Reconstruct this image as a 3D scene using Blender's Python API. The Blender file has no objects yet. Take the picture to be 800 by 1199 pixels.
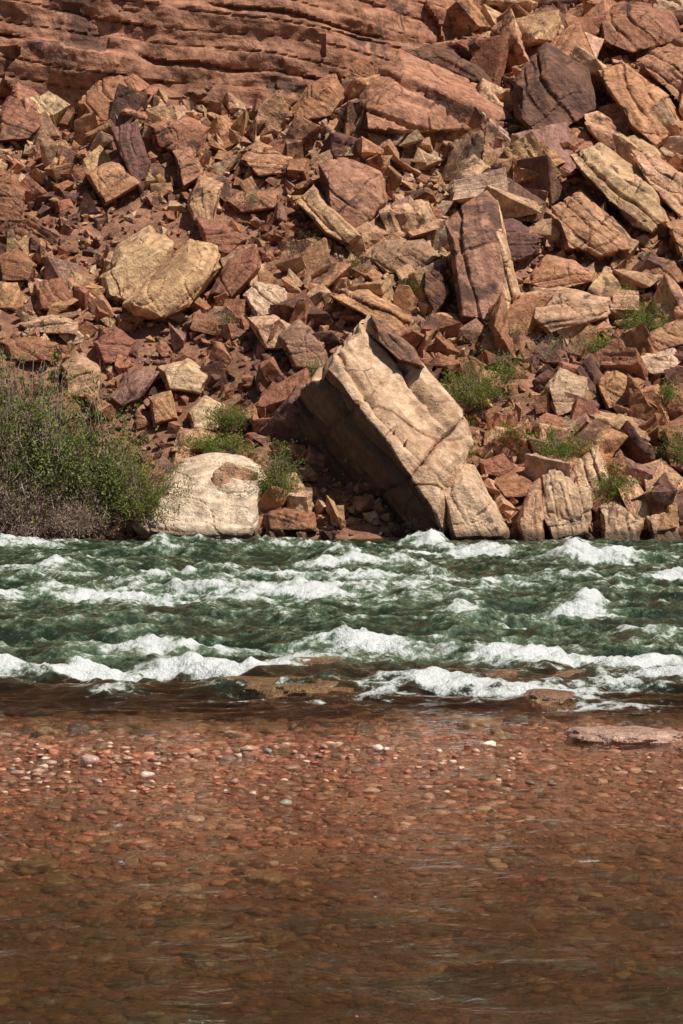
import bpy, bmesh, math, random
import numpy as np
from mathutils import Vector
random.seed(7); rng=np.random.default_rng(7)
scene=bpy.context.scene
scene.view_settings.view_transform='Standard'
scene.view_settings.look='None'
scene.view_settings.exposure=0

# ------------------------------------------------------------ noise
PERM=np.random.default_rng(3).permutation(256); PERM=np.concatenate([PERM,PERM,PERM])
G3=np.random.default_rng(5).normal(size=(256,3)); G3/=np.linalg.norm(G3,axis=1)[:,None]
def pn(x,y,z):
    x,y,z=np.broadcast_arrays(np.asarray(x,float),np.asarray(y,float),np.asarray(z,float))
    xi=np.floor(x).astype(int);yi=np.floor(y).astype(int);zi=np.floor(z).astype(int)
    xf=x-xi;yf=y-yi;zf=z-zi
    xi&=255;yi&=255;zi&=255
    u=xf*xf*xf*(xf*(xf*6-15)+10);v=yf*yf*yf*(yf*(yf*6-15)+10);w=zf*zf*zf*(zf*(zf*6-15)+10)
    out=0
    for dx in (0,1):
        for dy in (0,1):
            for dz in (0,1):
                h=PERM[PERM[PERM[xi+dx]+yi+dy]+zi+dz]
                g=G3[h]
                d=g[...,0]*(xf-dx)+g[...,1]*(yf-dy)+g[...,2]*(zf-dz)
                out=out+d*(u if dx else 1-u)*(v if dy else 1-v)*(w if dz else 1-w)
    return out*1.5
def fbm(x,y,z,o=3):
    s=0;a=1;f=1
    for i in range(o):
        s=s+a*pn(x*f+i*17.3,y*f+i*5.1,z*f+i*9.7); a*=.5;f*=2.03
    return s
def sstep(a,b,x):
    t=np.clip((np.asarray(x,float)-a)/(b-a),0,1); return t*t*(3-2*t)

# ------------------------------------------------------------ camera
F=1199/2/math.tan(math.radians(13.5)); CH=2.5; PITCH=-math.atan(73.5/F)
cam=bpy.data.cameras.new('camera'); camo=bpy.data.objects.new('camera',cam); scene.collection.objects.link(camo)
cam.sensor_fit='VERTICAL'; cam.sensor_height=24; cam.lens=12/math.tan(math.radians(13.5))
cam.clip_end=2000; cam.clip_start=.1
camo.location=(0,0,CH); camo.rotation_euler=(math.pi/2+PITCH,0,0); scene.camera=camo
cp,sp=math.cos(PITCH),math.sin(PITCH)
def at(px,py,Y):            # image pixel cast through the camera + distance -> world metres
    u=(px-400)/F; v=(599.5-py)/F
    dy=cp-v*sp; dz=sp+v*cp
    return np.array([u/dy*Y,Y,CH+dz/dy*Y])
def on_water(px,py):
    v=(599.5-py)/F; dy=cp-v*sp; dz=sp+v*cp
    Y=-CH/(dz/dy); return at(px,py,Y)

# ------------------------------------------------------------ terrain
SL=.65
def T(X,Y):
    X=np.asarray(X,float);Y=np.asarray(Y,float)
    sh=59.6+.5*pn(X*.25,0.3,1.1)+.25*pn(X*.9,2.3,1.1)
    Yw=Y+1.5*pn(X*.3,Y*.15,6.6)*sstep(8,14,Y)
    bed=np.interp(Yw,[-40,-6,2,5,9,12,15,16.5,17.8,19.2,21,23.5,27,50,57],[6,1.0,.7,-.38,-.44,-.28,-.12,-.05,-.035,-.10,-.24,-.45,-2.2,-2.6,-1.8])
    bed=bed+np.where(Y<23.5,.045*pn(X*.35,Y*.6,4.4)+.014*pn(X*1.6,Y*1.8,7.4),.2*pn(X*.3,Y*.3,2.))
    t=sstep(-3.5,0.2,Y-sh)
    slope=.12+SL*(Y-sh)+.5*sstep(0,6,Y-sh)*pn(X*.16,Y*.13,3.3)*1.6+.25*sstep(0,3,Y-sh)*pn(X*.5,Y*.45,8.3)
    return np.where(Y>sh,slope*1.0,bed*(1-t)+.12*t)
def hit(px,py):
    Ys=np.arange(58.,125,.1)
    u=(px-400)/F; v=(599.5-py)/F; dy=cp-v*sp; dz=sp+v*cp
    X=u/dy*Ys; Z=CH+dz/dy*Ys
    k=np.argmax(T(X,Ys)>=Z)
    return np.array([X[k],Ys[k],Z[k]])

# ------------------------------------------------------------ mesh helpers
def mk(name,V,Fc,mat,parent=None,smooth=None,attrs=None,col=None):
    me=bpy.data.meshes.new(name)
    V=np.asarray(V,np.float32);Fc=np.asarray(Fc,np.int32)
    n=Fc.shape[1]
    me.vertices.add(len(V)); me.vertices.foreach_set('co',V.ravel())
    me.loops.add(Fc.size); me.loops.foreach_set('vertex_index',Fc.ravel())
    me.polygons.add(len(Fc)); me.polygons.foreach_set('loop_start',np.arange(0,Fc.size,n,dtype=np.int32))
    me.update(calc_edges=True)
    if attrs:
        for k,a in attrs.items():
            a=np.asarray(a,np.float32)
            if a.ndim==1:
                at_=me.attributes.new(k,'FLOAT','POINT'); at_.data.foreach_set('value',a)
            elif a.shape[1]==3:
                at_=me.attributes.new(k,'FLOAT_VECTOR','POINT'); at_.data.foreach_set('vector',a.ravel())
    if smooth is not None:
        me.polygons.foreach_set('use_smooth',np.ones(len(Fc),bool))
        if smooth<180: me.set_sharp_from_angle(angle=math.radians(smooth))
    for m in (mat if isinstance(mat,list) else [mat]): me.materials.append(m)
    ob=bpy.data.objects.new(name,me); scene.collection.objects.link(ob)
    if parent: ob.parent=parent
    return ob

def hull_arrays(pts,bev,L,maxit=7):
    bm=bmesh.new()
    for p in pts: bm.verts.new(p)
    r=bmesh.ops.convex_hull(bm,input=bm.verts)
    dele=list({g for g in r['geom_interior']+r['geom_unused'] if isinstance(g,bmesh.types.BMVert)})
    if dele: bmesh.ops.delete(bm,geom=dele,context='VERTS')
    bmesh.ops.dissolve_limit(bm,angle_limit=math.radians(9),verts=bm.verts,edges=bm.edges)
    if bev>0:
        bmesh.ops.bevel(bm,geom=list(bm.edges),offset=bev,segments=1,affect='EDGES',clamp_overlap=True,profile=.5)
    bmesh.ops.triangulate(bm,faces=bm.faces)
    for i in range(maxit):
        es=[e for e in bm.edges if e.calc_length()>L]
        if not es: break
        bmesh.ops.subdivide_edges(bm,edges=es,cuts=1)
        bmesh.ops.triangulate(bm,faces=[f for f in bm.faces if len(f.verts)>3])
    bmesh.ops.remove_doubles(bm,verts=bm.verts,dist=L*.08)
    bmesh.ops.recalc_face_normals(bm,faces=bm.faces)
    bm.verts.index_update(); bm.normal_update()
    V=np.array([v.co[:] for v in bm.verts]);N=np.array([v.normal[:] for v in bm.verts])
    Fc=np.array([[v.index for v in f.verts] for f in bm.faces if len(f.verts)==3])
    bm.free(); return V,N,Fc

def frame(n):
    n=np.array(n,float);n/=np.linalg.norm(n)
    a=np.cross([0.13,1,.1],n);a/=np.linalg.norm(a);b=np.cross(n,a)
    return np.stack([a,b,n])   # rows
def weather(V,N,lp,S,amt=1.0,chip=1.,strat=1.):
    o=rng.uniform(0,200,3)
    q=lp/S
    w=np.stack([fbm(q[:,0]*3.4+o[0]+k*7,q[:,1]*3.4+o[1],q[:,2]*3.4+o[2],3) for k in range(3)],1)
    V=V+w*.013*S*amt
    bed=pn(q[:,0]*.5+o[1],q[:,1]*.5,q[:,2]*6+o[0])+.5*pn(q[:,0]*.9+o[1],q[:,1]*.9,q[:,2]*15+o[0])
    bed=np.tanh(bed*6)
    br=sstep(-.1,.2,pn(q[:,0]*2.2+o[0],q[:,1]*2.2+o[1],q[:,2]*2.2))
    V=V+N*(bed*br*.014*S*amt*strat)[:,None]
    ch=np.abs(pn(q[:,0]*1.9+o[2],q[:,1]*1.9+o[0],q[:,2]*1.9))
    V=V-N*((np.clip(.03-ch,0,1))*.7*S*amt*chip)[:,None]
    return V
def joints(V,N,lp,S,nb,depth=.035,crossj=1):
    """split a block into beds: each bed is set in or out a little, with an open joint between beds"""
    q=lp/S
    dirt=np.zeros(len(V)); disp=np.zeros(len(V))
    for ax,n_,dp in ((2,nb,1.),(0,crossj,.7)):
        if n_<1: continue
        c=lp[:,ax]; lo,hi=c.min(),c.max()
        J=lo+(hi-lo)*np.sort((np.arange(n_)+1+rng.uniform(-.32,.32,n_))/(n_+1))
        wob=c+.03*S*fbm(q[:,0]*2+ax*9,q[:,1]*2,q[:,2]*2,3)
        k=np.searchsorted(J,wob); off=rng.uniform(-1,1,n_+1)*.020*S*dp
        disp+=off[k]
        for j in J:
            g=np.exp(-((wob-j)/(.009*S+.018))**2)*sstep(-.5,.1,pn(q[:,0]*2+j,q[:,1]*2,q[:,2]*2+ax))
            disp-=g*depth*S*dp; dirt=np.maximum(dirt,g)
    return V+N*disp[:,None],dirt

# ------------------------------------------------------------ materials
def newmat(n):
    m=bpy.data.materials.new(n); m.use_nodes=True; nt=m.node_tree; nt.nodes.clear(); return m,nt
class NB:
    def __init__(s,nt): s.nt=nt
    def n(s,t,**kw):
        nd=s.nt.nodes.new(t)
        for k,v in kw.items(): setattr(nd,k,v)
        return nd
    def l(s,a,b): s.nt.links.new(a,b)
    def attr(s,name,out='Fac'):
        a=s.n('ShaderNodeAttribute',attribute_name=name); return a.outputs[out]
    def math(s,op,a,b=None,c=None,clamp=False):
        nd=s.n('ShaderNodeMath',operation=op,use_clamp=clamp)
        for i,v in enumerate((a,b,c)):
            if v is None: continue
            if isinstance(v,(int,float)): nd.inputs[i].default_value=v
            else: s.l(v,nd.inputs[i])
        return nd.outputs[0]
    def vscale(s,v,sc):
        nd=s.n('ShaderNodeVectorMath',operation='MULTIPLY'); nd.inputs[1].default_value=sc; s.l(v,nd.inputs[0]); return nd.outputs[0]
    def noise(s,v,scale,detail=4,rough=.55,dist=0):
        nd=s.n('ShaderNodeTexNoise'); nd.inputs['Scale'].default_value=scale; nd.inputs['Detail'].default_value=detail
        nd.inputs['Roughness'].default_value=rough; nd.inputs['Distortion'].default_value=dist
        s.l(v,nd.inputs['Vector']); return nd.outputs['Fac']
    def ramp(s,f,a,b,lo=0.,hi=1.):
        nd=s.n('ShaderNodeMapRange',interpolation_type='SMOOTHSTEP')
        s.l(f,nd.inputs[0]); nd.inputs[1].default_value=a; nd.inputs[2].default_value=b; nd.inputs[3].default_value=lo; nd.inputs[4].default_value=hi
        return nd.outputs[0]
    def mix(s,f,a,b,bt='MIX'):
        nd=s.n('ShaderNodeMix',data_type='RGBA',blend_type=bt)
        for i,v in ((0,f),(6,a),(7,b)):
            if isinstance(v,(int,float)): nd.inputs[i].default_value=v
            elif isinstance(v,tuple): nd.inputs[i].default_value=(*v,1)
            else: s.l(v,nd.inputs[i])
        return nd.outputs[2]
    def bump(s,h,st,dist,nrm=None):
        nd=s.n('ShaderNodeBump'); nd.inputs['Strength'].default_value=st; nd.inputs['Distance'].default_value=dist
        s.l(h,nd.inputs['Height'])
        if nrm: s.l(nrm,nd.inputs['Normal'])
        return nd.outputs[0]

def rock_material(name,river=False):
    m,nt=newmat(name); b=NB(nt)
    lp=b.attr('lp','Vector'); tint=b.attr('tint','Vector'); vn=b.attr('varn')
    pos=b.n('ShaderNodeNewGeometry').outputs['Position']
    st=b.noise(b.vscale(lp,(.3,.3,4.5)),1.0,3,.6)
    big=b.noise(lp,.7,3,.6)
    med=b.noise(lp,3.2,5,.72)
    c=b.mix(1.0,tint,b.mix(b.ramp(st,.35,.65),(.82,.77,.74),(1.12,1.11,1.08)),'MULTIPLY')
    c=b.mix(1.0,c,b.mix(b.ramp(med,.3,.7),(.60,.55,.52),(1.3,1.3,1.3)),'MULTIPLY')
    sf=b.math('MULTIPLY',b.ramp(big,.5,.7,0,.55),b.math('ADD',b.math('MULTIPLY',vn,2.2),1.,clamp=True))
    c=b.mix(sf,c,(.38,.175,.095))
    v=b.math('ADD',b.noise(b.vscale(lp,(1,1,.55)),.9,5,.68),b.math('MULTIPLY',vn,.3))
    c=b.mix(b.ramp(v,.55,.65,0,.82),c,(.085,.046,.036))  # dark coat: varnish and joint stain, with the boulders' painted shade side
    vo=b.n('ShaderNodeTexVoronoi',feature='DISTANCE_TO_EDGE'); vo.inputs['Scale'].default_value=.55
    va=b.n('ShaderNodeVectorMath',operation='ADD'); b.l(b.vscale(lp,(1,1,2.2)),va.inputs[0]); b.l(b.math('MULTIPLY',med,1.2),va.inputs[1]); b.l(va.outputs[0],vo.inputs['Vector'])
    cr=b.math('MULTIPLY',b.ramp(vo.outputs['Distance'],.0,.016,1,0),b.ramp(big,.45,.55))
    c=b.mix(b.math('MULTIPLY',cr,.75),c,(.05,.026,.02))
    p=b.n('ShaderNodeBsdfPrincipled'); p.inputs['Specular IOR Level'].default_value=.2
    if river:
        p.inputs['Roughness'].default_value=.22; p.inputs['Specular IOR Level'].default_value=.5
    else:
        sx=b.n('ShaderNodeSeparateXYZ'); b.l(pos,sx.inputs[0])
        wz=b.math('ADD',sx.outputs[2],b.math('MULTIPLY',med,-.25))
        wet=b.ramp(wz,.02,.24,1,0)
        c=b.mix(b.math('MULTIPLY',wet,.75),c,(.045,.028,.02))
        b.l(b.ramp(wet,0,1,.85,.3),p.inputs['Roughness'])
    h=b.math('ADD',b.math('MULTIPLY',b.noise(b.vscale(lp,(.3,.3,4.5)),1.0,1,.6),.6),b.noise(lp,4.,4,.75))
    b.l(c,p.inputs['Base Color'])
    b.l(b.bump(h,.9,.14),p.inputs['Normal'])
    o=b.n('ShaderNodeOutputMaterial'); b.l(p.outputs[0],o.inputs[0]); return m
M_rock=rock_material('weathered_sandstone'); M_wet=rock_material('wet_sandstone',True)

PAL=dict(T=(.66,.42,.255),O=(.56,.305,.175),R=(.42,.20,.12),D=(.20,.105,.08),P=(.70,.49,.33),K=(.46,.27,.195))

def ground_material():
    m,nt=newmat('red_dirt_and_riverbed'); b=NB(nt)
    pos=b.n('ShaderNodeNewGeometry').outputs['Position']
    nz=b.noise(pos,1.1,5,.7)
    c=b.mix(b.ramp(nz,.35,.65),(.19,.085,.05),(.40,.205,.12))
    vo=b.n('ShaderNodeTexVoronoi'); vo.inputs['Scale'].default_value=9; b.l(pos,vo.inputs['Vector'])
    c=b.mix(.55,c,b.mix(vo.outputs['Color'],(.5,.45,.42),(1.4,1.3,1.2)),'MULTIPLY')
    p=b.n('ShaderNodeBsdfPrincipled'); b.l(c,p.inputs['Base Color']); p.inputs['Roughness'].default_value=.9
    b.l(b.bump(b.noise(pos,6,4,.75),1.,.14),p.inputs['Normal'])
    o=b.n('ShaderNodeOutputMaterial'); b.l(p.outputs[0],o.inputs[0]); return m
M_ground=ground_material()

def grid(xs,ys):
    X,Y=np.meshgrid(xs,ys); nx,ny=len(xs),len(ys)
    i=np.arange(nx*ny).reshape(ny,nx)
    Fc=np.stack([i[:-1,:-1],i[:-1,1:],i[1:,1:],i[1:,:-1]],-1).reshape(-1,4)
    return X.ravel(),Y.ravel(),Fc
def sym(inner,step,outer,g=1.12):
    a=list(np.arange(0,inner,step)); s=step
    while a[-1]<outer: s*=g; a.append(a[-1]+s)
    a=np.array(a); return np.concatenate([-a[:0:-1],a])
xs=sym(20,.25,300); ys=np.concatenate([np.arange(-40,5,1.5),np.arange(5,24,.12),np.arange(24,57,.5),np.arange(57,112,.3),np.arange(112,300,8)])
X,Y,Fc=grid(xs,ys)
mk('ground',np.stack([X,Y,T(X,Y)],1),Fc,M_ground,smooth=180)

# ------------------------------------------------------------ cliff
def Yc(X): return 83.2+12.5*sstep(-3,14,X)+.8*pn(X*.12,.5,.5)
xs=sym(20,.1,150,1.15); zs=np.concatenate([np.arange(8,30,.07),np.arange(30,75,.8)])
X,Z,Fc=grid(xs,zs)
zz=Z+.13*X+.35*pn(X*.1,Z*.1,.7)+.4*pn(.3,Z*.7,3.)
step=0
for k,(f,a) in enumerate(((.40,.7),(1.3,.26))):
    q=zz*f+.05*pn(X*.6,Z*.3,k*3.)+.25; fl=np.floor(q); r=q-fl
    jx=X*(.14+.36*k)+fl*5.3+.25*pn(X*.8,Z*.8,7.); jf=np.floor(jx)
    hsh=np.sin(fl*12.9+jf*78.2)*43758.5; hsh=hsh-np.floor(hsh)
    keepj=sstep(-.15,.15,pn(X*.2,Z*.3,12.+k))
    step=step+a*(hsh-.5)*1.5*keepj+a*.5*sstep(.90,1,r)
Yv=Yc(X)+step+.10*(Z-14)+.20*fbm(X*.9,Z*1.1,.3,6)
lp=np.stack([X,Yv,zz],1)
tt=np.array([.38,.19,.12]); n_=fbm(X*.25,zz*.5,9.,3)[:,None]
mk('sandstone_cliff',np.stack([X,Yv,Z],1),Fc,M_rock,smooth=40,attrs=dict(lp=lp*.7,tint=tt*(1+.45*n_),varn=-.05+.7*n_[:,0]))

# ------------------------------------------------------------ hero boulders
def jitter_tint(c): 
    if not isinstance(c,str): return np.array(c)
    return np.array(PAL[c])*rng.uniform(.85,1.08)*np.array([1,rng.uniform(.94,1.06),rng.uniform(.92,1.08)])
def boulder(outline,col='T',bed=None,varn=-.1,ridge=None,lean=.5,T_=.8,name='boulder',amt=1.,near=.3,topd=.35,Yb=None,tilt=None,L=None,chip=1.,under=.3,strat=1.,nb=None,cj=1):
    o=np.array([p[:2] for p in outline],float)
    cx,cy=o.mean(0); w=np.ptp(o[:,0]);h=np.ptp(o[:,1]); base=o[:,1].max()
    if Yb is None: Yb=hit(cx,min(base,634))[1]-.25
    S=(w+h)/2*Yb/F
    tl=rng.uniform(-.35,.35) if tilt is None else tilt
    pts=[]
    def pt(x,y,d):
        hh=(base-y)*Yb/F
        return at(x,y,Yb+d*S+lean*hh+tl*(x-cx)*Yb/F)
    for p in outline:
        ty=(base-p[1])/max(h,1)
        d=p[2] if len(p)>2 else topd*ty+rng.uniform(-.06,.06)
        pts.append(pt(p[0],p[1],d))
        q=pt(cx+(p[0]-cx)*.85,cy+(p[1]-cy)*.85,d+T_); q[2]-=.15*S; pts.append(q)
    if ridge: 
        for p in ridge: pts.append(pt(*p))
    else:
        for p in o:
            if p[1]>cy-.15*h: pts.append(pt(cx+(p[0]-cx)*.8,cy+.03*h+(p[1]-cy)*.8,-near*rng.uniform(.75,1.1)))
            else: pts.append(pt(cx+(p[0]-cx)*.72,cy-.0*h+(p[1]-cy)*.5,-near*rng.uniform(.55,1.)))
    pts=np.array(pts); c=pts.mean(0)
    V,N,Fc=hull_arrays(pts-c,.006*S,L or max(.06,S*.027))
    th=math.radians(rng.uniform(-25,50) if bed is None else bed)
    R=frame([math.sin(th),-.25+rng.uniform(-.2,.2),math.cos(th)])
    lp=V@R.T
    vv=np.full(len(V),varn)+under*sstep(.25,.75,N@np.array([-.75,-.35,-.55]))  # own varnish, plus shade painted on faces turned left and down, off the sun
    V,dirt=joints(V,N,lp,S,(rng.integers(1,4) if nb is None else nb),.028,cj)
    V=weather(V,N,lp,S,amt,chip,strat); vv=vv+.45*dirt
    off=rng.uniform(-50,50,3)
    sc=min(1.9,max(1.,3.2/S))
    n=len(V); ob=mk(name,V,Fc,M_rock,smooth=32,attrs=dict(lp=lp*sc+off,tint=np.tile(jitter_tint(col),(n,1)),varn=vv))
    ob.location=c
    return ob

B=boulder
# leaning giant: main slab, broken cap block, lower-left leaves and foot block
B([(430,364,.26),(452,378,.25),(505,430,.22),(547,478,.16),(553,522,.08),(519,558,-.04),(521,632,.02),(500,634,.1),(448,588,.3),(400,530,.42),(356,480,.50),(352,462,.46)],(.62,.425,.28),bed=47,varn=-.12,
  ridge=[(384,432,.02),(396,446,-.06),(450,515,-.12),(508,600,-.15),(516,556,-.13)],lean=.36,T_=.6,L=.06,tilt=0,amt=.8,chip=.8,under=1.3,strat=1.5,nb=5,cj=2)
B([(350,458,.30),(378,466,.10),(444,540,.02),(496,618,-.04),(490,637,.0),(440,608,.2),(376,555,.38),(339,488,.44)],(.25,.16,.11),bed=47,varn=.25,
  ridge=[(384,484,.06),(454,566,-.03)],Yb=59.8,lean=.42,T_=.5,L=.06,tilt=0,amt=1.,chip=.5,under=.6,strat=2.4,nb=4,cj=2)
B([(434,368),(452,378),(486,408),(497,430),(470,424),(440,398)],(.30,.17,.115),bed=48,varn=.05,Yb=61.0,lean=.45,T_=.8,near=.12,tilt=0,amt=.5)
B([(518,552),(540,541),(556,545),(600,628),(596,634),(530,636),(514,575)],(.64,.45,.30),bed=60,varn=-.15,lean=.35,amt=.9)
B([(158,616),(165,600),(188,570),(216,538),(240,531),(285,535),(306,545),(317,568),(312,600),(302,632),(240,634),(168,630)],(.72,.57,.42),bed=5,varn=-.45,lean=.75,near=.16,topd=.35,amt=1.,tilt=0,nb=2,cj=0,under=0)
B([(115,325),(138,286),(176,264),(204,284),(196,312),(150,358),(121,350)],'T',bed=-30,varn=-.2,near=.2,under=.4,nb=2)
B([(145,357),(198,312),(222,278),(256,286),(264,312),(228,362),(192,379),(158,369)],'T',bed=-35,varn=-.15,near=.3,under=.5,nb=2)
B([(413,130),(428,92),(468,58),(500,78),(572,103),(601,140),(592,154),(500,152),(450,163),(414,155)],(.46,.23,.145),bed=20,varn=-.1,near=.3,under=.6,nb=2)
B([(517,256),(570,221),(582,236),(592,290),(601,340),(576,386),(536,380),(526,320)],(.42,.225,.155),bed=75,varn=.12,near=.1,topd=.2,lean=.45,T_=.4,tilt=.2,amt=.5,nb=1)
B([(560,228),(582,236),(594,292),(607,345),(590,378),(578,384)],'T',bed=75,varn=-.3,near=.1,T_=.4)
B([(373,192),(400,182),(447,200),(456,236),(436,266),(406,283),(380,245)],(.44,.23,.15),bed=40,varn=.0,under=.6,amt=.7)
B([(345,236),(368,214),(400,250),(428,277),(412,290),(380,272)],'T',bed=45,varn=-.3)
B([(668,182),(702,170),(768,216),(787,258),(770,277),(742,270),(702,226)],'T',bed=38,varn=-.15,near=.25,under=.6,strat=1.5,nb=4)
B([(735,172),(770,178),(802,206),(804,262),(786,238),(750,205)],'T',bed=38,varn=-.15,strat=1.5,nb=3)
B([(640,248),(680,220),(732,268),(748,294),(702,303),(660,292)],'O',bed=42,varn=-.1,under=.6,strat=1.5,nb=4)
B([(612,332),(640,298),(668,305),(700,318),(700,330),(640,345)],'O',bed=-8,varn=-.1,nb=3)
B([(615,345),(655,335),(716,350),(712,372),(642,394),(618,372)],'T',bed=-8,varn=-.15,strat=1.5,nb=3)
B([(598,92),(640,48),(690,80),(702,128),(672,152),(626,166),(600,140)],'D',bed=50,varn=.1,nb=3)
B([(700,84),(732,74),(786,110),(804,150),(772,178),(736,150)],'O',bed=50,varn=0,under=.5,nb=4)
B([(744,70),(800,40),(830,100),(822,150),(790,120)],'O',bed=40,varn=.0,nb=3)
B([(690,20),(730,0),(790,10),(800,50),(740,66),(700,52)],'R',bed=40,varn=.05)
B([(600,30),(640,5),(690,25),(690,60),(640,50),(605,60)],'D',bed=20,varn=.1)
B([(335,137),(362,97),(394,84),(406,114),(392,136),(350,146)],'R',bed=30,varn=-.05)
B([(388,75),(410,58),(440,62),(440,92),(420,112),(398,105)],'R',bed=30,varn=.0)
B([(466,62),(506,50),(560,72),(584,100),(545,98),(500,82)],'D',bed=25,varn=.1)
B([(280,186),(300,165),(346,184),(342,202),(300,207)],'O')
B([(202,176),(224,168),(241,205),(214,222)],'O')
B([(218,238),(234,205),(263,214),(248,266),(226,264)],'T',bed=70)
B([(262,235),(285,222),(330,225),(325,243),(280,250)],'O')
B([(283,345),(300,330),(336,335),(342,366),(300,374)],'P',varn=-.3)
B([(290,372),(320,368),(350,385),(350,412),(310,410)],'T')
B([(325,392),(350,375),(381,400),(386,436),(345,432)],'K')
B([(425,300),(450,280),(496,280),(516,300),(506,327),(450,322)],'K',varn=-.2)
B([(494,310),(520,300),(529,342),(510,372),(494,340)],'D',varn=.1)
B([(385,345),(430,338),(482,372),(476,398),(430,370)],'O',bed=25)
B([(578,226),(600,212),(641,236),(640,262),(605,262)],'D')
B([(560,262),(600,255),(640,275),(630,300),(600,310)],'D')
B([(185,430),(220,420),(246,440),(236,461),(195,456)],'P',varn=-.2)
B([(218,482),(240,462),(263,475),(256,506),(225,502)],'P',varn=-.2)
B([(124,466),(160,430),(186,436),(165,466),(140,479)],'K',bed=-40)
B([(72,427),(90,412),(119,430),(116,471),(75,466)],'T',varn=-.3)
B([(175,465),(200,458),(208,490),(180,498)],'O')
B([(18,379),(60,368),(93,376),(90,392),(30,390)],'T')
B([(638,452),(655,430),(690,440),(690,477),(650,492)],'P',varn=-.2)
B([(690,442),(720,428),(756,446),(746,476),(710,482)],'O')
B([(678,478),(730,484),(772,510),(766,524),(700,502)],'T',bed=20)
B([(738,416),(790,405),(806,436),(760,440)],'P',varn=-.2)
B([(748,396),(805,366),(812,400),(770,412)],'O')
B([(612,500),(640,482),(668,492),(660,520),(625,522)],'R')
B([(560,540),(590,530),(604,548),(590,560),(565,556)],'R')
B([(575,565),(605,548),(630,560),(622,582),(590,585)],'R')
B([(604,610),(618,572),(632,560),(640,600),(636,638),(612,638)],'T',bed=80,varn=-.1,strat=1.6,nb=3)
B([(628,562),(650,546),(692,575),(694,630),(646,638),(630,602)],'P',bed=75,varn=-.15,strat=1.8,nb=5)
B([(700,592),(726,585),(752,612),(746,641),(706,639)],'P',bed=75,varn=-.1,strat=1.8,nb=4)
B([(662,548),(700,518),(716,560),(698,592),(675,580)],'P',bed=70,varn=-.3,nb=3)
B([(716,560),(740,552),(764,590),(758,622),(734,600)],'T',bed=70,varn=-.1,nb=3)
B([(755,602),(792,588),(800,640),(766,642)],'T',bed=70,nb=3)
B([(775,500),(800,488),(830,520),(820,560),(780,548)],'R')
B([(745,545),(775,535),(800,560),(790,592),(755,585)],'T')
B([(360,532),(392,525),(412,580),(392,606),(366,592)],'R',varn=.2,Yb=61.8)
B([(328,562),(346,545),(368,592),(360,606),(334,598)],'T',varn=-.3)
B([(306,600),(330,592),(368,600),(372,622),(312,622)],'R',varn=0)
B([(245,345),(268,302),(300,286),(306,312),(270,352)],'R',bed=-40)
B([(0,132),(20,94),(46,110),(52,146),(36,166),(-8,168)],'R',varn=.05)
B([(-10,215),(14,198),(30,225),(25,262),(-5,262)],'R',varn=.0)
B([(90,122),(120,88),(162,74),(177,100),(152,142),(110,152)],'R',bed=45,varn=-.05,nb=4)
B([(118,75),(150,60),(168,70),(150,84)],'O')
B([(168,142),(210,130),(246,150),(232,190),(182,172)],'R',bed=-30,varn=.05,nb=3)
B([(98,202),(140,184),(168,214),(122,242)],'O',bed=-40)
B([(130,150),(160,142),(176,190),(165,226),(138,180)],'D',bed=70)
B([(200,90),(240,62),(256,90),(240,112),(205,110)],'R',bed=20)
B([(40,332),(70,325),(86,346),(80,366),(45,362)],'R')
B([(-6,302),(20,290),(44,310),(36,330),(0,330)],'R')
B([(0,400),(40,392),(70,402),(60,424),(10,424)],'R')
B([(110,400),(135,380),(160,400),(150,425),(120,428)],'R')
B([(230,255),(262,262),(290,280),(270,300),(240,290)],'R')
B([(455,240),(480,228),(498,250),(480,272),(460,268)],'K')
B([(530,175),(560,165),(585,180),(560,196),(535,192)],'O')
B([(610,175),(650,168),(665,190),(640,205),(612,196)],'O')
B([(535,50),(560,38),(592,56),(590,84),(556,72)],'R')
B([(640,140),(672,160),(690,150),(700,172),(668,182)],'R')
B([(780,262),(812,250),(830,290),(800,312)],'O')
B([(752,300),(790,305),(806,330),(770,340),(748,325)],'R')

# ------------------------------------------------------------ talus rubble (one mesh)
def template(npts,asp,L,bev,jn=0):
    p=rng.uniform(-.5,.5,(npts,3)); k=rng.random((npts,1))<.6
    p=np.where(k,np.sign(p)*rng.uniform(.33,.5,(npts,3)),p)*np.array(asp)
    V,N,Fc=hull_arrays(p,bev,L,5)
    if jn: V,_=joints(V,N,V.copy(),1.,jn,.03,0)
    V=weather(V,N,V,1.0,1.1)
    return V,Fc
def aspect(): return (1,rng.uniform(.55,.95),rng.uniform(.35,.8))
small=[template(rng.integers(9,14),aspect(),.5,.0) for i in range(30)]
mid=[template(rng.integers(9,15),aspect(),.17,.0) for i in range(26)]
large=[template(rng.integers(10,16),aspect(),.075,.006,rng.integers(1,4)) for i in range(16)]
def rotmat(n,flat):
    q=rng.normal(size=(n,4)); q[:,1:3]*=flat
    q/=np.linalg.norm(q,axis=1)[:,None]; w,x,y,z=q.T
    return np.stack([1-2*(y*y+z*z),2*(x*y-z*w),2*(x*z+y*w),2*(x*y+z*w),1-2*(x*x+z*z),2*(y*z-x*w),2*(x*z-y*w),2*(y*z+x*w),1-2*(x*x+y*y)],1).reshape(n,3,3)
names=list(PAL); PV=np.array([PAL[k] for k in names])
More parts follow.
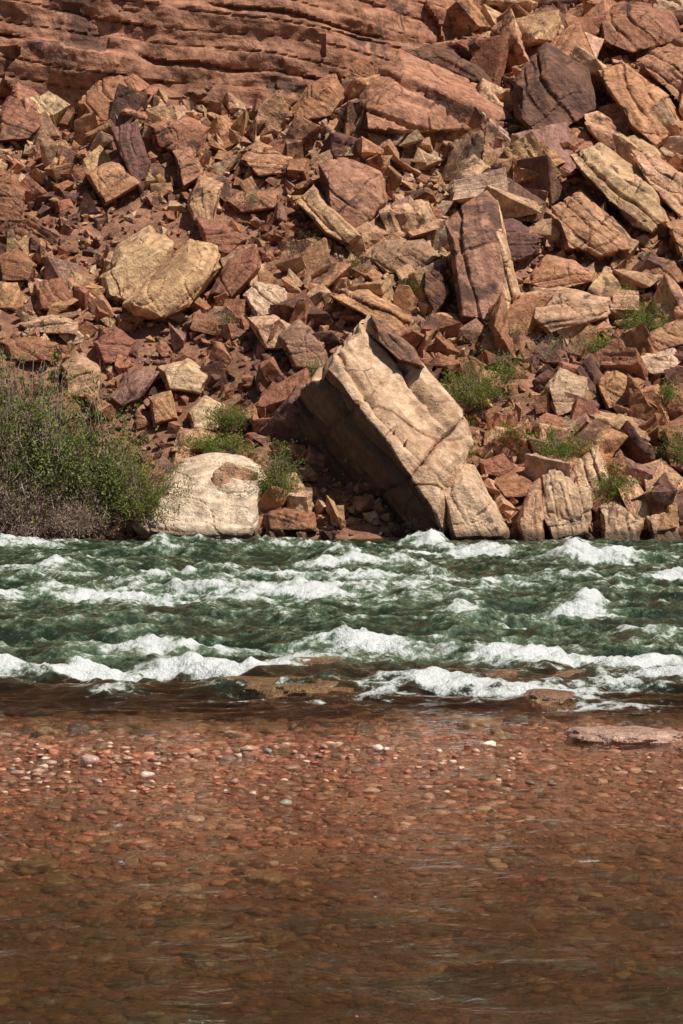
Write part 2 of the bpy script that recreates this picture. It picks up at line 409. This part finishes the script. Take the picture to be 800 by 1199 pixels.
def scatter(n,smin,smax,pw,temps,acc,lift=.12,Ylim=(59.6,100),clus=.6,sc=1.6,xmin=-99):
    u=rng.random(n); Yp=Ylim[0]+(Ylim[1]-Ylim[0])*u; Xp=rng.uniform(-1,1,n)*(.165*Yp+3.0)
    keep=(Xp>xmin)&(Yp<Yc(Xp)+.2)&(rng.random(n)<1+clus*2.2*pn(Xp*.2,Yp*.14,15.5)-clus*.15); Xp,Yp=Xp[keep],Yp[keep]; n=len(Xp)
    s=smin*(smax/smin)**(rng.random(n)**pw)
    zt=T(Xp,Yp)
    R=rotmat(n,.8)
    tn=pn(Xp*.13,Yp*.13,21.)
    for i in range(n):
        pr=np.array([.22,.32,.23,.09,.07,.07]); pr=pr*np.exp(np.array([2,.5,-1.5,-2.5,2,0])*tn[i]*1.6); pr/=pr.sum()
        ci=rng.choice(6,p=pr)
        V,Fc=temps[rng.integers(len(temps))]
        sv=V*s[i]*rng.uniform(.8,1.2,3)
        W=sv@R[i].T+np.array([Xp[i],Yp[i],zt[i]+lift*s[i]])
        c=PV[ci]*rng.uniform(.72,1.1)*(1,rng.uniform(.93,1.05),rng.uniform(.9,1.05))
        acc.append((W,Fc,sv*sc+rng.uniform(-60,60,3),c,rng.uniform(-.4,.3)))
def flush(name,acc,mat,smooth):
    off=0;Vs=[];Fs=[];Ls=[];Cs=[];vs=[]
    for W,Fc,l,c,v in acc:
        Vs.append(W);Fs.append(Fc+off);Ls.append(l);Cs.append(np.tile(c,(len(W),1)));vs.append(np.full(len(W),v));off+=len(W)
    return mk(name,np.concatenate(Vs),np.concatenate(Fs),mat,smooth=smooth,attrs=dict(lp=np.concatenate(Ls),tint=np.concatenate(Cs),varn=np.concatenate(vs)))
acc=[]
scatter(17000,.12,.6,1.2,small,acc,clus=.2,lift=.18)
scatter(2600,.45,1.3,1.3,mid,acc,lift=.28,clus=.8)
scatter(380,1.2,2.4,1.3,large,acc,lift=.2,clus=1.2,sc=1.1)
scatter(230,1.6,3.2,1.2,large,acc,lift=.16,clus=.3,sc=1.,Ylim=(78,100),xmin=3.5)
for i in range(300):
    x=rng.uniform(-13,13); y=59.5+rng.uniform(-.5,.6); s=rng.uniform(.15,.6)
    V,Fc=small[rng.integers(26)]; R=rotmat(1,.6)[0]; sv=V*s
    acc.append((sv@R.T+np.array([x,y,float(T(x,y))+.1*s]),Fc,sv+rng.uniform(-50,50,3),PV[rng.choice([1,2,5,3])]*.8,.1))
flush('talus_rubble',acc,M_rock,30)
print('talus tris',sum(len(a[1]) for a in acc))

# ------------------------------------------------------------ river surface
xs=sym(10.5,.05,120,1.13)
ys=np.concatenate([np.arange(-3,7,.4),np.arange(7,20,.055),np.arange(20,40,.06),np.arange(40,61.5,.08)])
X,Y,Fc=grid(xs,ys)
wx=X+.7*pn(X*.3,Y*.3,11.); wy=Y+.7*pn(X*.3,Y*.3,23.)
amp=sstep(18.0,24.5,Y+1.6*pn(X*.3,Y*.3,2.))*(1-.75*sstep(54,60,Y))
r1=1-np.abs(pn(wx*.22,wy*.30,1.))*2.2
r2=1-np.abs(pn(wx*.55,wy*.75,6.))*2.2
r3=1-np.abs(pn(wx*1.5,wy*1.9,9.))*2.2
r4=1-np.abs(pn(wx*3.4,wy*3.9,12.))*2.2
r5=pn(wx*9,wy*9,15.)
h=amp*(.15*r1+.12*r2+.075*r3+.040*r4+.018*r5-.185)
h+= (1-amp)*(.012*pn(X*.9+.3*Y,Y*1.6,3.)+.008*pn(X*2.6,Y*4,3.)+.004*pn(X*7,Y*9,5.))
foam=np.full(X.shape,-.6)
foam+=amp*(.75*(r2-.4)*sstep(.1,1,r1)+.5*(r3-.4)*sstep(0,1,r2))
brk=fbm(X*.7,Y*.9,41.,3)
def wave(px,py,lx,ly,ht,fo,slant=0):
    global h,foam
    p=on_water(px,py); dx=(X-p[0])/lx; yy=Y-p[1]-slant*(X-p[0])+.5*pn(X*.5,Y*.1,px*.37)+.32*pn(X*1.5,Y*.5,px*.17)
    d=yy/ly
    core=np.exp(-dx**2*1.2)
    md=1+1.2*pn(X*1.1,Y*1.1,py*.3)
    h=h+ht*core*np.exp(-d**2)*np.clip(md,.1,2.2)
    dn=yy/ly+.6
    foam=foam+fo*np.exp(-(dx**2)*1.0-dn**2*.75)*np.clip(1+.9*brk,.25,1.4)
wave(60,790,2.0,.30,.09,1.25,.05)
wave(175,772,.9,.42,.16,1.4)
wave(260,782,1.2,.34,.09,1.1,-.05)
wave(140,808,.35,.5,.06,.9)
wave(430,762,1.0,.48,.15,1.55)
wave(540,772,1.5,.45,.10,1.2)
wave(690,780,1.6,.5,.11,1.3,-.12)
wave(790,795,1.2,.5,.08,1.2,-.1)
wave(470,806,2.0,.60,.03,.95)
wave(620,812,1.6,.45,.03,.75)
wave(720,825,1.0,.40,.02,.7)
wave(90,700,4.5,1.5,.08,.85)
wave(300,695,3.8,1.4,.07,.7)
wave(30,672,1.7,.9,.20,1.0)
wave(200,650,2.2,1.5,.28,.35)
wave(230,678,2.5,1.,.12,.65)
wave(410,664,1.2,.9,.24,1.3)
wave(400,655,1.0,1.0,.22,.6)
wave(540,650,1.3,1.0,.26,1.5)
wave(500,642,.7,.9,.28,1.3)
wave(700,658,1.3,1.0,.22,1.5,-.15)
wave(672,646,.5,.9,.26,1.3)
wave(790,680,1.0,.8,.24,1.4)
wave(675,716,.6,.55,.18,1.4)
wave(545,716,.45,.5,.13,1.1)
wave(602,738,.55,.45,.12,1.1)
wave(520,680,3.0,1.0,.10,.75)
wave(700,690,2.4,1.0,.08,.5)
wave(20,640,1.5,1.2,.10,1.1)
wave(300,642,2.2,1.0,.14,.7)
wave(760,745,1.2,.6,.12,.7)
wave(80,745,2.5,1.0,.20,.1)
wave(560,745,2.5,1.0,.16,.1)
wave(340,800,1.0,.5,.08,-.7)
wave(590,802,.4,.4,.02,-.8)
wave(660,800,.5,.35,.02,-.6)
fl=np.clip(foam+.25,0,1)*amp
h+=fl*(.07*np.abs(pn(X*2.6,Y*2.6,31.))+.07*np.abs(pn(X*6.5,Y*6.5,33.))+.04*np.abs(pn(X*13,Y*11,35.)))
bedz=T(X,Y)
depth=np.clip(h-bedz,0,5)
m,nt=newmat('river_water'); b=NB(nt)
pos=b.n('ShaderNodeNewGeometry').outputs['Position']
fo=b.attr('foam'); dp=b.attr('depth')
n1=b.noise(b.vscale(pos,(1,1.2,1)),1.7,5,.68,.5); n2=b.noise(b.vscale(pos,(1,.7,1)),7,5,.78)
ff=b.math('ADD',fo,b.math('MULTIPLY',b.math('SUBTRACT',n1,.5),3.2)); ff=b.math('ADD',ff,b.math('MULTIPLY',b.math('SUBTRACT',n2,.5),2.8))
dense=b.ramp(ff,.05,.60); milky=b.ramp(ff,-.65,.45)
hb=b.noise(b.vscale(pos,(1,1.2,1)),3.2,5,.7)
hs=b.noise(b.vscale(pos,(.8,1.3,1)),2.4,5,.62,.8)
deepf=b.ramp(dp,.10,1.0)
nb=b.bump(hb,.9,.13); ns=b.bump(hs,.65,.055)
pd=b.n('ShaderNodeBsdfPrincipled'); b.l(b.mix(milky,b.mix(b.ramp(dp,.3,.9),(.038,.033,.014),(.012,.027,.014)),(.12,.17,.10)),pd.inputs['Base Color'])
pd.inputs['IOR'].default_value=1.33; pd.inputs['Roughness'].default_value=.08; b.l(nb,pd.inputs['Normal'])
tr=b.n('ShaderNodeBsdfTransparent'); b.l(b.mix(b.ramp(dp,0,.46),(.97,.92,.88),(.38,.31,.17)),tr.inputs[0])
gl=b.n('ShaderNodeBsdfGlossy'); gl.inputs['Roughness'].default_value=.05; b.l(ns,gl.inputs['Normal'])
fr=b.n('ShaderNodeFresnel'); fr.inputs['IOR'].default_value=1.33; b.l(ns,fr.inputs['Normal'])
ms=b.n('ShaderNodeMixShader'); b.l(fr.outputs[0],ms.inputs[0]); b.l(tr.outputs[0],ms.inputs[1]); b.l(gl.outputs[0],ms.inputs[2])
md=b.n('ShaderNodeMixShader'); b.l(deepf,md.inputs[0]); b.l(ms.outputs[0],md.inputs[1]); b.l(pd.outputs[0],md.inputs[2])
pf=b.n('ShaderNodeBsdfPrincipled'); b.l(b.mix(b.ramp(ff,.15,1.0),(.46,.50,.43),(.78,.80,.77)),pf.inputs['Base Color']); pf.inputs['Roughness'].default_value=.55
b.l(b.bump(b.noise(pos,12,4,.75),.9,.10),pf.inputs['Normal'])
mf=b.n('ShaderNodeMixShader'); b.l(dense,mf.inputs[0]); b.l(md.outputs[0],mf.inputs[1]); b.l(pf.outputs[0],mf.inputs[2])
o=b.n('ShaderNodeOutputMaterial'); b.l(mf.outputs[0],o.inputs[0]); M_water=m
river=mk('river',np.stack([X,Y,h],1),Fc,M_water,smooth=180,attrs=dict(foam=foam,depth=depth))
NS=2600
cand=np.where((foam>.45)&(np.abs(X)<11))[0]
pick=rng.choice(cand,NS)
oct_=np.array([(1,0,0),(-1,0,0),(0,1,0),(0,-1,0),(0,0,1),(0,0,-1)],float); of=np.array([(0,2,4),(2,1,4),(1,3,4),(3,0,4),(2,0,5),(1,2,5),(3,1,5),(0,3,5)])
sz=rng.uniform(.15,.42,NS)*Y[pick]/2400*1.0; cen=np.stack([X[pick],Y[pick],h[pick]+np.abs(rng.normal(size=NS))*.035+.005],1)+rng.normal(size=(NS,3))*(.04,.04,0)
V=(oct_[None]*sz[:,None,None]+cen[:,None]).reshape(-1,3); Fs=(of[None]+np.arange(NS)[:,None,None]*6).reshape(-1,3)
m,nt=newmat('spray_droplets'); b=NB(nt); p=b.n('ShaderNodeBsdfPrincipled'); p.inputs['Base Color'].default_value=(.75,.78,.76,1); p.inputs['Roughness'].default_value=.4
o=b.n('ShaderNodeOutputMaterial'); b.l(p.outputs[0],o.inputs[0])
mk('spray',V,Fs,m,parent=river)

# ------------------------------------------------------------ river stones
def stone_mat():
    m,nt=newmat('river_cobble'); b=NB(nt)
    lp=b.attr('lp','Vector'); tint=b.attr('tint','Vector')
    c=b.mix(1.,tint,b.mix(b.ramp(b.noise(lp,9,4,.65),.3,.7),(.65,.6,.55),(1.25,1.22,1.2)),'MULTIPLY')
    p=b.n('ShaderNodeBsdfPrincipled'); b.l(c,p.inputs['Base Color']); p.inputs['Roughness'].default_value=.45
    o=b.n('ShaderNodeOutputMaterial'); b.l(p.outputs[0],o.inputs[0]); return m
M_stone=stone_mat()
def cobble_t(sub=2):
    bm=bmesh.new(); bmesh.ops.create_icosphere(bm,subdivisions=sub,radius=1)
    V=np.array([v.co[:] for v in bm.verts]); Fc=np.array([[v.index for v in f.verts] for f in bm.faces]); bm.free()
    o=rng.uniform(0,90,3); r=1+.5*pn(V[:,0]*.9+o[0],V[:,1]*.9+o[1],V[:,2]*.9+o[2])+.25*pn(V[:,0]*2.5+o[0],V[:,1]*2.5,V[:,2]*2.5)
    return V*r[:,None]*np.array([1,rng.uniform(.6,.95),rng.uniform(.3,.5)]),Fc
ct=[cobble_t() for i in range(16)]
ctb=[cobble_t(4) for i in range(8)]
GP=np.array([(.36,.14,.085),(.46,.20,.12),(.25,.10,.06),(.50,.28,.18),(.34,.20,.12),(.62,.44,.33),(.18,.12,.08)])
acc=[]
def cob(x,y,z,s,c,tt=ct):
    V,Fc=tt[rng.integers(len(tt))]; a=rng.uniform(0,6.28); ca,sa=math.cos(a),math.sin(a)
    W=V*s; W=np.stack([W[:,0]*ca-W[:,1]*sa,W[:,0]*sa+W[:,1]*ca,W[:,2]],1)+np.array([x,y,z])
    acc.append((W,Fc,V*.5+rng.uniform(-30,30,3),c,0))
n=17000
yy=8.3+15*rng.random(n)**.85; xx=rng.uniform(-1,1,n)*(.168*yy+.6); zz_=T(xx,yy)
ss=.018*(4.6)**(rng.random(n)**2.0)
for i in range(n): cob(xx[i],yy[i],zz_[i]+.05*ss[i],ss[i],GP[rng.choice(7,p=[.27,.2,.18,.12,.1,.04,.09])]*rng.uniform(.6,1.25))
for i in range(260):
    y=8.3+5.5*rng.random()**1.3; x=rng.uniform(-1,1)*(.168*y+.6); s=rng.uniform(.05,.16)
    cob(x,y,float(T(x,y))+.0*s,s,np.array([(.34,.24,.12),(.26,.17,.08),(.4,.26,.16),(.17,.12,.07),(.36,.18,.11)])[rng.integers(5)]*rng.uniform(.6,1.1),ctb)
for i in range(120):
    y=rng.uniform(18.8,23.5); x=rng.uniform(-1,1)*(.168*y+.6); s=rng.uniform(.07,.2)
    cob(x,y,float(T(x,y))+.0*s,s,np.array([(.28,.17,.09),(.22,.13,.07),(.34,.17,.10),(.12,.09,.06)])[rng.integers(4)]*.85,ctb)
flush('riverbed_gravel',acc,M_stone,180)
acc=[]
for (px,py,s,c) in [(105,890,.09,(.55,.36,.3)),(60,893,.05,(.5,.3,.24)),(45,903,.06,(.45,.28,.2)),(20,905,.05,(.4,.25,.2)),(130,893,.05,(.42,.2,.15)),(172,908,.07,(.66,.5,.43)),(150,888,.05,(.5,.3,.2)),
   (75,910,.04,(.42,.2,.15)),(115,915,.04,(.5,.35,.3)),(313,879,.06,(.3,.27,.25)),(290,876,.06,(.5,.33,.22)),(442,876,.065,(.7,.6,.5)),(452,877,.045,(.66,.56,.46)),(575,871,.08,(.76,.68,.56)),(380,874,.05,(.45,.25,.18)),(180,890,.05,(.3,.14,.1)),(225,882,.04,(.4,.2,.15)),
   (30,912,.045,(.5,.33,.25)),(55,915,.04,(.35,.16,.12)),(345,880,.035,(.5,.3,.2)),(410,884,.035,(.45,.2,.15)),(600,888,.03,(.6,.45,.3)),(335,940,.06,(.35,.33,.24)),(275,915,.05,(.4,.22,.15))]:
    p=on_water(px,py+3); cob(p[0],p[1],.02,s,np.array(c))
for i in range(190):
    px=rng.choice([rng.uniform(0,210),rng.uniform(250,800)]); p=on_water(px,rng.uniform(870,930)); s=rng.uniform(.015,.042)
    cob(p[0],p[1],.004,s,GP[rng.choice(7)]*1.1)
flush('pebbles',acc,M_stone,180)
def river_rock(px,py,wx_,wy_,hz,col,top=None):
    p=on_water(px,py)
    bm=bmesh.new(); bmesh.ops.create_icosphere(bm,subdivisions=5,radius=1)
    V=np.array([v.co[:] for v in bm.verts]); Fc=np.array([[v.index for v in f.verts] for f in bm.faces]); bm.free()
    o=rng.uniform(0,90,3)
    r=1+.3*fbm(V[:,0]*1.1+o[0],V[:,1]*1.1+o[1],V[:,2]*1.1+o[2],4)
    V=V*r[:,None]; V[:,2]=np.tanh(V[:,2]*1.4)*.75
    V=V*np.array([wx_,wy_,hz]); n=len(V)
    ob=mk('river_rock',V,Fc,M_wet,smooth=180,attrs=dict(lp=V*2+o,tint=np.tile(np.array(col),(n,1)),varn=np.full(n,-.3)))
    ob.location=(p[0],p[1],(top or 0)-hz*.7)
river_rock(335,808,.72,.7,.22,(.22,.13,.055),.14)
river_rock(590,803,.28,.35,.24,(.30,.17,.10),.17)
river_rock(665,799,.42,.35,.22,(.24,.14,.08),.12)
river_rock(645,821,.33,.40,.20,(.28,.16,.10),.11)
river_rock(372,786,.35,.4,.2,(.26,.16,.075),.18)
river_rock(735,862,.50,.50,.10,(.56,.36,.28),.065)
river_rock(580,1082,.22,.30,.08,(.36,.17,.11),-.002)

# ------------------------------------------------------------ vegetation
def leaf_mat(name,c1,c2):
    m,nt=newmat(name); b=NB(nt)
    a=b.attr('shade'); c=b.mix(a,c1,c2)
    p=b.n('ShaderNodeBsdfDiffuse'); b.l(c,p.inputs[0]); t=b.n('ShaderNodeBsdfTranslucent'); b.l(c,t.inputs[0])
    ms=b.n('ShaderNodeMixShader'); ms.inputs[0].default_value=.3; b.l(p.outputs[0],ms.inputs[1]); b.l(t.outputs[0],ms.inputs[2])
    o=b.n('ShaderNodeOutputMaterial'); b.l(ms.outputs[0],o.inputs[0]); return m
M_green=leaf_mat('green_foliage',(.09,.13,.022),(.29,.35,.075))
M_tam=leaf_mat('tamarisk_foliage',(.09,.125,.03),(.33,.37,.12))
M_dry=leaf_mat('dry_twigs',(.26,.18,.13),(.62,.47,.38))
def plant(name,base,w,h,nst,nleaf,lmat,ls=.05,droop=.3,dry=0.3,up=1.):
    base=np.array(base,float); base[2]-=.1
    SV=[];SF=[];SS=[];LV=[];LS=[];DV=[];DS=[]
    for i in range(nst):
        a=rng.uniform(0,2*math.pi); sp_=math.sqrt(rng.random()); L=h*rng.uniform(.55,1.1)*(1-.35*sp_)
        d=np.array([math.cos(a)*sp_*w*.5,math.sin(a)*sp_*w*.4,L*up])
        t=np.linspace(0,1,9)[:,None]
        wob=np.cumsum(rng.normal(size=(9,3))*.025*h,0)
        P=base+d*t*np.array([1,1,1])+wob*t+np.array([0,0,-1])*droop*h*sp_*t**2.5+np.array([d[0],d[1],0])*.3*t**2
        r=.013*h*(1-t[:,0]*.85)*.5+.003
        k=len(SV)*27
        ring=[P+np.stack([r*math.cos(q),r*math.sin(q),0*r],1) for q in (0,2.1,4.2)]
        SV.append(np.stack(ring,1).reshape(-1,3)); 
        for j in range(8):
            for q in range(3):
                q2=(q+1)%3; SF.append((k+j*3+q,k+j*3+q2,k+j*3+3+q2,k+j*3+3+q))
        SS.append(np.full(27,rng.random()))
        isdry=rng.random()<dry
        m_=max(4,nleaf//nst)
        ncl=max(3,int(m_/14))
        tc=rng.uniform(.25,1.02,ncl); 
        for c in tc:
            pc=np.array([np.interp(c,t[:,0],P[:,q]) for q in range(3)])+rng.normal(size=3)*.045*h
            kk=14; dirn=d/np.linalg.norm(d)*.6+rng.normal(size=3)*.6+(0,0,.2); dirn/=np.linalg.norm(dirn)
            tt_=rng.random((kk,1)); pp=pc+dirn*tt_*ls*5+rng.normal(size=(kk,3))*ls*.9
            ax=dirn+rng.normal(size=(kk,3))*.55; ax/=np.linalg.norm(ax,axis=1)[:,None]
            sd=np.cross(ax,rng.normal(size=(kk,3))); sd/=np.linalg.norm(sd,axis=1)[:,None]
            l=ls*rng.uniform(.6,1.4,(kk,1)); wd=l*(.10 if isdry else .28)
            q=np.stack([pp-sd*wd*.4,pp+ax*l*.5-sd*wd,pp+ax*l,pp+ax*l*.5+sd*wd],1).reshape(-1,3)
            sh=np.repeat(np.clip(rng.random()*.6+rng.random(kk)*.5,0,1),4)
            (DV if isdry else LV).append(q); (DS if isdry else LS).append(sh)
    root=bpy.data.objects.new(name,None); root.location=base; scene.collection.objects.link(root)
    o=mk('stems',np.concatenate(SV)-base,np.array(SF),M_dry,parent=root,smooth=180,attrs=dict(shade=np.concatenate(SS)))
    for nm,VV,SSs,mt in (('leaves',LV,LS,lmat),('dry_sprays',DV,DS,M_dry)):
        if VV:
            V=np.concatenate(VV)-base; mk(nm,V,np.arange(len(V)).reshape(-1,4),mt,parent=root,attrs=dict(shade=np.concatenate(SSs)))
def bush(name,px,py,wpx,hpx,n,mat=None,dY=0,**k):
    p=hit(px,min(py,628)); p=at(px,py,p[1]+dY); p[2]=max(p[2],float(T(p[0],p[1]))-.0)
    s=p[1]/F; plant(name,p,wpx*s,hpx*s,max(8,n//60),n,mat or M_green,**k)
for px,py,w,h_,n in [(10,618,95,225,14000),(65,615,120,205,14000),(122,612,95,165,10000),(40,600,90,215,9000)]:
    bush('tamarisk_bush',px,py,w,h_,n,M_tam,dry=.18,ls=.085)
for px,py,w,h_ in [(8,624,70,130),(45,626,80,90),(95,624,60,55)]:
    bush('dead_tamarisk_bush',px,py,w,h_,4500,M_tam,dry=.97,ls=.10,droop=.7,dY=-.5)
G='desert_shrub'
for px,py,w,h_,n in [(165,612,85,92,8000),(205,600,60,60,3500),(265,502,46,44,4000),(240,528,44,30,2400),(275,530,44,28,2200),(325,590,54,88,6000),(375,447,26,32,1500),
    (550,478,72,76,8500),(592,447,42,42,2000),(755,394,54,54,4500),(485,342,28,28,1200),(655,542,60,52,4400),(720,587,48,54,3400),(800,547,50,62,3600),(625,367,24,24,700),(325,117,38,30,1500),(545,540,16,60,700),(320,132,24,24,800),(600,520,34,34,1400),(440,215,22,18,500),(700,412,34,30,1300),(780,470,34,30,1300),(640,470,24,20,700),(735,350,24,20,600)]:
    bush(G,px,py,w,h_,n,dry=.15,ls=.055,dY=-.9)
for px,py,w,h_,n in [(640,420,64,40,2600),(355,300,54,28,1800),(295,245,28,32,1100),(260,380,50,26,1400),(590,400,38,38,1500),(410,320,44,26,1100),(745,410,38,38,1500),(210,560,46,44,1800),(490,622,34,24,700)]:
    bush('dry_grass_tuft',px,py,w,h_,n,dry=.8,ls=.06,dY=-.7)

# ------------------------------------------------------------ light
S=Vector((.44,-.27,.86)).normalized()
sun=bpy.data.lights.new('sun','SUN'); so=bpy.data.objects.new('sun',sun); scene.collection.objects.link(so)
sun.energy=5.0; sun.angle=math.radians(.5); sun.color=(1,.955,.88)
so.rotation_euler=S.to_track_quat('Z','Y').to_euler(); so.location=(20,-10,60)
w=bpy.data.worlds.new('World'); scene.world=w; w.use_nodes=True
bg=w.node_tree.nodes['Background']; sk=w.node_tree.nodes.new('ShaderNodeTexSky'); sk.sky_type='NISHITA'; sk.sun_disc=False
sk.sun_elevation=math.asin(S.z); sk.sun_rotation=math.atan2(S.x,S.y)
w.node_tree.links.new(sk.outputs[0],bg.inputs[0]); bg.inputs[1].default_value=.05
